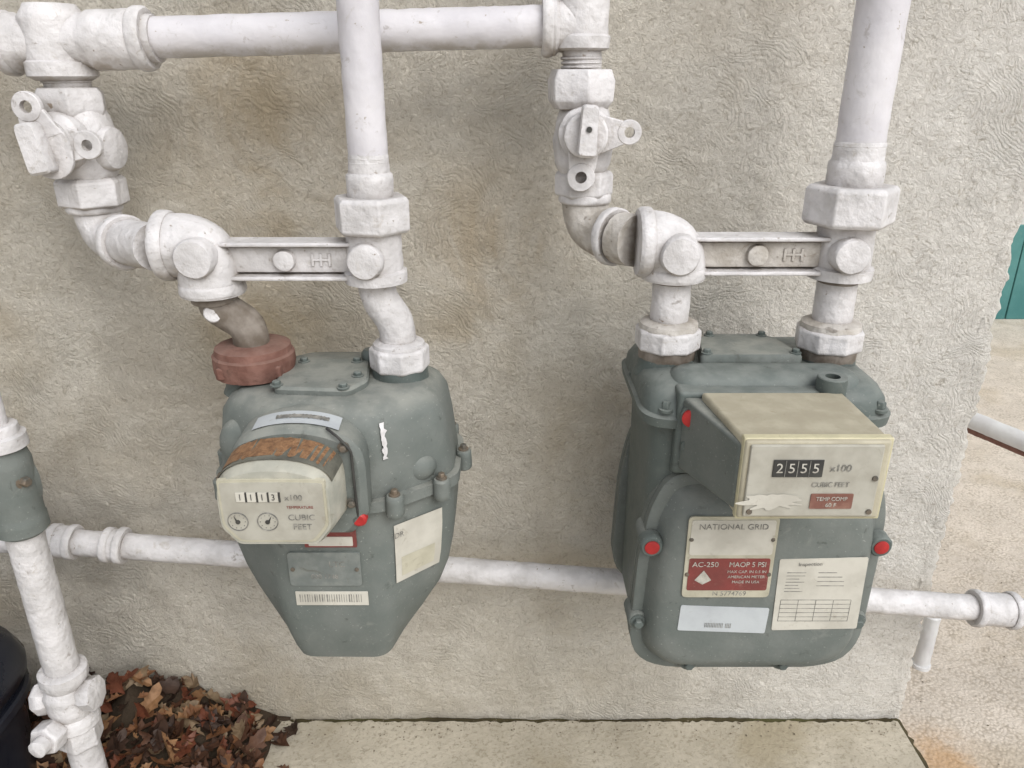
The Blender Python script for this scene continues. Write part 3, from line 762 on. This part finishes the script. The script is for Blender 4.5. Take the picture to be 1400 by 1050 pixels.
# index box
hexa('index_base', (.150, .291, .560, .632, -.236), (.1785, .291, .573, .632, -.342), 'meter', .003)
hexa('index_base_foot', (.149, .296, .545, .637, -.225), (.149, .296, .556, .637, -.250), 'meterdk', .004)
hexa('index_cover', (.168, .2925, .572, .6385, -.252), (.1805, .2935, .569, .6385, -.349), 'cream', .0025)
hexa('index_rim', (.1795, .2955, .567, .6395, -.3385), (.1795, .2955, .567, .6395, -.3465), 'rim', .0012)
hexa('index_face', (.184, .287, .5725, .6355, -.348), (.184, .287, .5725, .6355, -.3515), 'idxgrey', .001)
YX = -.3517
hexa('counter_window', (.2025, .2415, .6085, .6235, YX), (.2025, .2415, .6085, .6235, YX-.0008), 'black', .0003)
for k, ch in enumerate('2555'):
    text('counter_digit_%d' % k, ch, .2075+k*.0094, YX-.0012, .616, .0118, 'digit')
for k in range(3):
    hexa('counter_div_%d' % k, (.2118+k*.0094, .2123+k*.0094, .609, .623, YX-.0006), (.2118+k*.0094, .2123+k*.0094, .609, .623, YX-.0012), 'ink', 0)
text('counter_factor', 'x100', .2555, YX-.0005, .616, .0085, 'ink')
text('counter_text', 'CUBIC FEET', .2495, YX-.0005, .6015, .0062, 'ink', sx=.9)
plate('counter_label', .2355, .2690, .580, .5935, YX, .0006, 'brownlab', r=.001)
text('counter_label_text', 'TEMP COMP', .252, YX-.001, .589, .005, 'digit', sx=.9); text('counter_label_text_2', '60 F', .252, YX-.001, .5835, .005, 'digit')
V = []; n = 60
for i in range(n):
    a = 2*math.pi*i/n; r = 1+.8*noise.noise(Vector((math.cos(a)*2.6, math.sin(a)*2.6, 4)))
    V.append((.2065+.0205*r*math.cos(a), YX-.0006, .5865+.0065*r*math.sin(a)))
mk('paint_smear', V, [tuple(range(n))], 'label')
for u, v in ((.1885, .577), (.2835, .577), (.2835, .607)):
    lathe('face_screw', (u, YX, v), FW, [(0, .0024), (.001, .0022)], 'bolt', n=14, amp=0)
lathe('seal_cup', (.1615, -.250, .617), (-.25, -1, 0), [(0, .0095), (.010, .0095)], 'meterdk', n=24)
lathe('seal', (.1590, -.260, .617), (-.25, -1, 0), [(0, .0082), (.0030, .008), (.004, .0055)], 'red', n=24, amp=.0003)
lathe('stub', (.1605, -.250, .587), (-.25, -1, 0), [(0, .0065), (.008, .006)], 'meterdk', n=20)
group('gas_meter')

# ------------------------------------------------------------------ things at the edges
tube('rail', [(.570, 1.06, .30), (1.02, .07, .30), (1.02, .07, .0)], .0165, 'pvc', fr=.04)
lathe('rail_flange', (.583, 1.035, .30), (1, -1.8, 0), [(0, .03), (.012, .028)], 'galv')
tube('rail_rust', [(.80, .545, .284), (.99, .135, .284)], .0085, 'rust')
group('pipe_rail')
lathe('drain_stub', (.670, .115, 0), Zv, [(0, .012), (.100, .012), (.102, .010)], 'pvc')
lathe('drain_foot', (.670, .115, 0), Zv, [(0, .0145), (.006, .0145), (.007, .0125)], 'pvc')
group('drain_pipe')
bx, by = -.742, -.22
def binring(r, z): return [(bx+p.x, by+p.y, z) for p in rpoly([(-r, -r*.8), (r, -r*.8), (r, r*.8), (-r, r*.8)], r*.6, 10)]
loft('bin_body', [binring(.120, .0095), binring(.135, .02), binring(.150, .225)], 'bin')
loft('bin_lid', [binring(.150, .223), binring(.158, .227), binring(.159, .242), binring(.150, .265), binring(.125, .290), binring(.08, .304), binring(.03, .310)], 'bin', ang=60)
loft('bin_rim', [binring(.153, .195), binring(.156, .198), binring(.156, .208), binring(.153, .211)], 'bin')
group('trash_bin')
def hgt(x, y):
    fx = max(0, min(1, (-.345-x)/.19)); fy = max(0, min(1, (y+.30)/.26))
    k = .85 if x < -.62 else 1
    return .120*(fx**.9)*(fy**.8)*k*(.75+.5*noise.noise(Vector((x*18, y*18, 0))))
V = []; F = []; fm = []
nx_, ny_ = 40, 24
for i in range(nx_+1):
    for j in range(ny_+1):
        x = -1.05+.72*i/nx_; y = -.33+.328*j/ny_
        V.append((x, y, .0115-.003+hgt(x, y)*.90))
for i in range(nx_):
    for j in range(ny_):
        a = i*(ny_+1)+j; F.append((a, a+1, a+ny_+2, a+ny_+1)); fm.append(0)
def leaf(c, s, rot, mi):
    o = len(V); out = [(-1, 0), (-.72, .28), (-.4, .30), (-.25, .55), (.05, .38), (.3, .50), (.5, .22), (1, .03), (.5, -.20), (.3, -.48), (.05, -.36), (-.25, -.52), (-.4, -.30), (-.72, -.26)]
    cu = random.uniform(.2, 1.0); cv = random.uniform(-.4, .9)
    for (u, v) in out: V.append(c+rot @ Vector((u*s, v*s, (cu*v*v*2+cv*u*u*.5)*s)))
    V.append(c+rot @ Vector((.0, 0, -.03*s)))
    m = len(out)
    for k in range(m): F.append((o+k, o+(k+1) % m, o+m)); fm.append(mi)
for k in range(1150):
    x = random.uniform(-.95, -.31) if k % 3 else random.uniform(-.62, -.31); y = random.uniform(-.31, -.012)
    h = hgt(x, y)
    if h < .004 and random.random() > .22: continue
    s = random.uniform(.009, .027)
    rot = Matrix.Rotation(random.uniform(0, 6.28), 3, 'Z') @ Matrix.Rotation(random.gauss(0, .75), 3, 'X') @ Matrix.Rotation(random.gauss(0, .6), 3, 'Y')
    leaf(Vector((x, y, .014+h*.92+random.uniform(.0, .016)*min(1, h*40+.1))), s, rot, random.choice([1, 1, 2, 3, 3, 4, 5, 6]))
mk('leaf_pile', V, F, None, mats=[M['soil']]+LEAF, fm=fm, parent=False, ang=30)
V = []; F = []
for k in range(340):
    if k < 220: x = random.uniform(-.35, .57); y = -.010-abs(random.gauss(0, .018)); z = .0105
    else: x = random.uniform(.60, 1.1); y = random.uniform(-.3, .5); z = .0005
    r = random.uniform(.0005, .0018); o_ = len(V)
    for d in ((1, 0, 0), (-1, 0, 0), (0, 1, 0), (0, -1, 0), (0, 0, 1), (0, 0, -.4)):
        V.append((x+d[0]*r*random.uniform(.6, 1.3), y+d[1]*r*random.uniform(.6, 1.3), z+r*.4+d[2]*r*.7))
    for f in ((0, 2, 4), (2, 1, 4), (1, 3, 4), (3, 0, 4), (2, 0, 5), (1, 2, 5), (3, 1, 5), (0, 3, 5)): F.append(tuple(o_+q for q in f))
mk('gravel_debris', V, F, 'crumb', parent=False, ang=10)

# neighbour: teal fence and pale siding wall
for k in range(40):
    x = 1.2+k*.125
    hexa('board_%d' % k, (x, x+.121, 0.0, .37, 2.05), (x, x+.121, .0, .37, 2.03), 'teal', .003)
hexa('fence_rail', (1.2, 6.2, .30, .35, 2.085), (1.2, 6.2, .30, .35, 2.0515), 'teal', .003)
group('teal_fence')
for k in range(18):
    z = .05+k*.15
    mk('clapboard_%d' % k, [(.9, 2.60, z), (9, 2.60, z), (9, 2.62, z+.155), (.9, 2.62, z+.155), (.9, 2.64, z), (9, 2.64, z)], [(0, 1, 2, 3), (0, 1, 5, 4)], 'siding')
hexa('house_core', (.9, 9, 0, 2.75, 4.5), (.9, 9, 0, 2.75, 2.645), 'siding', 0)
group('neighbour_house')

# ------------------------------------------------------------------ light, world, camera
W = bpy.data.worlds.new("World"); scene.world = W; W.use_nodes = True
nt = W.node_tree; bg = nt.nodes['Background']
sky = nt.nodes.new('ShaderNodeTexSky'); sky.sky_type = 'NISHITA'; sky.sun_disc = False
EL, AZ = math.radians(44), math.radians(148)     # azimuth clockwise from +Y
sky.sun_elevation = EL; sky.sun_rotation = AZ; sky.dust_density = 3.0; sky.air_density = 1.0
hs = nt.nodes.new('ShaderNodeHueSaturation'); hs.inputs['Saturation'].default_value = .3
nt.links.new(sky.outputs[0], hs.inputs['Color']); nt.links.new(hs.outputs[0], bg.inputs[0])
bg.inputs[1].default_value = .15
L = bpy.data.lights.new('sun', 'SUN'); L.energy = 1.5; L.angle = math.radians(45); L.color = (1, .98, .94)
so = bpy.data.objects.new('sun', L); COL.objects.link(so)
d = Vector((math.sin(AZ)*math.cos(EL), math.cos(AZ)*math.cos(EL), math.sin(EL)))
so.rotation_euler = d.to_track_quat('Z', 'Y').to_euler(); so.location = d*5

cam = bpy.data.cameras.new('camera'); co = bpy.data.objects.new('camera', cam); COL.objects.link(co)
cam.sensor_width = 36; cam.lens = 27; cam.clip_start = .02; cam.clip_end = 500
co.location = (0, -.88, .90); co.rotation_euler = (math.radians(68), 0, 0)
scene.camera = co
scene.view_settings.view_transform = 'Standard'; scene.view_settings.look = 'None'; scene.view_settings.exposure = 0
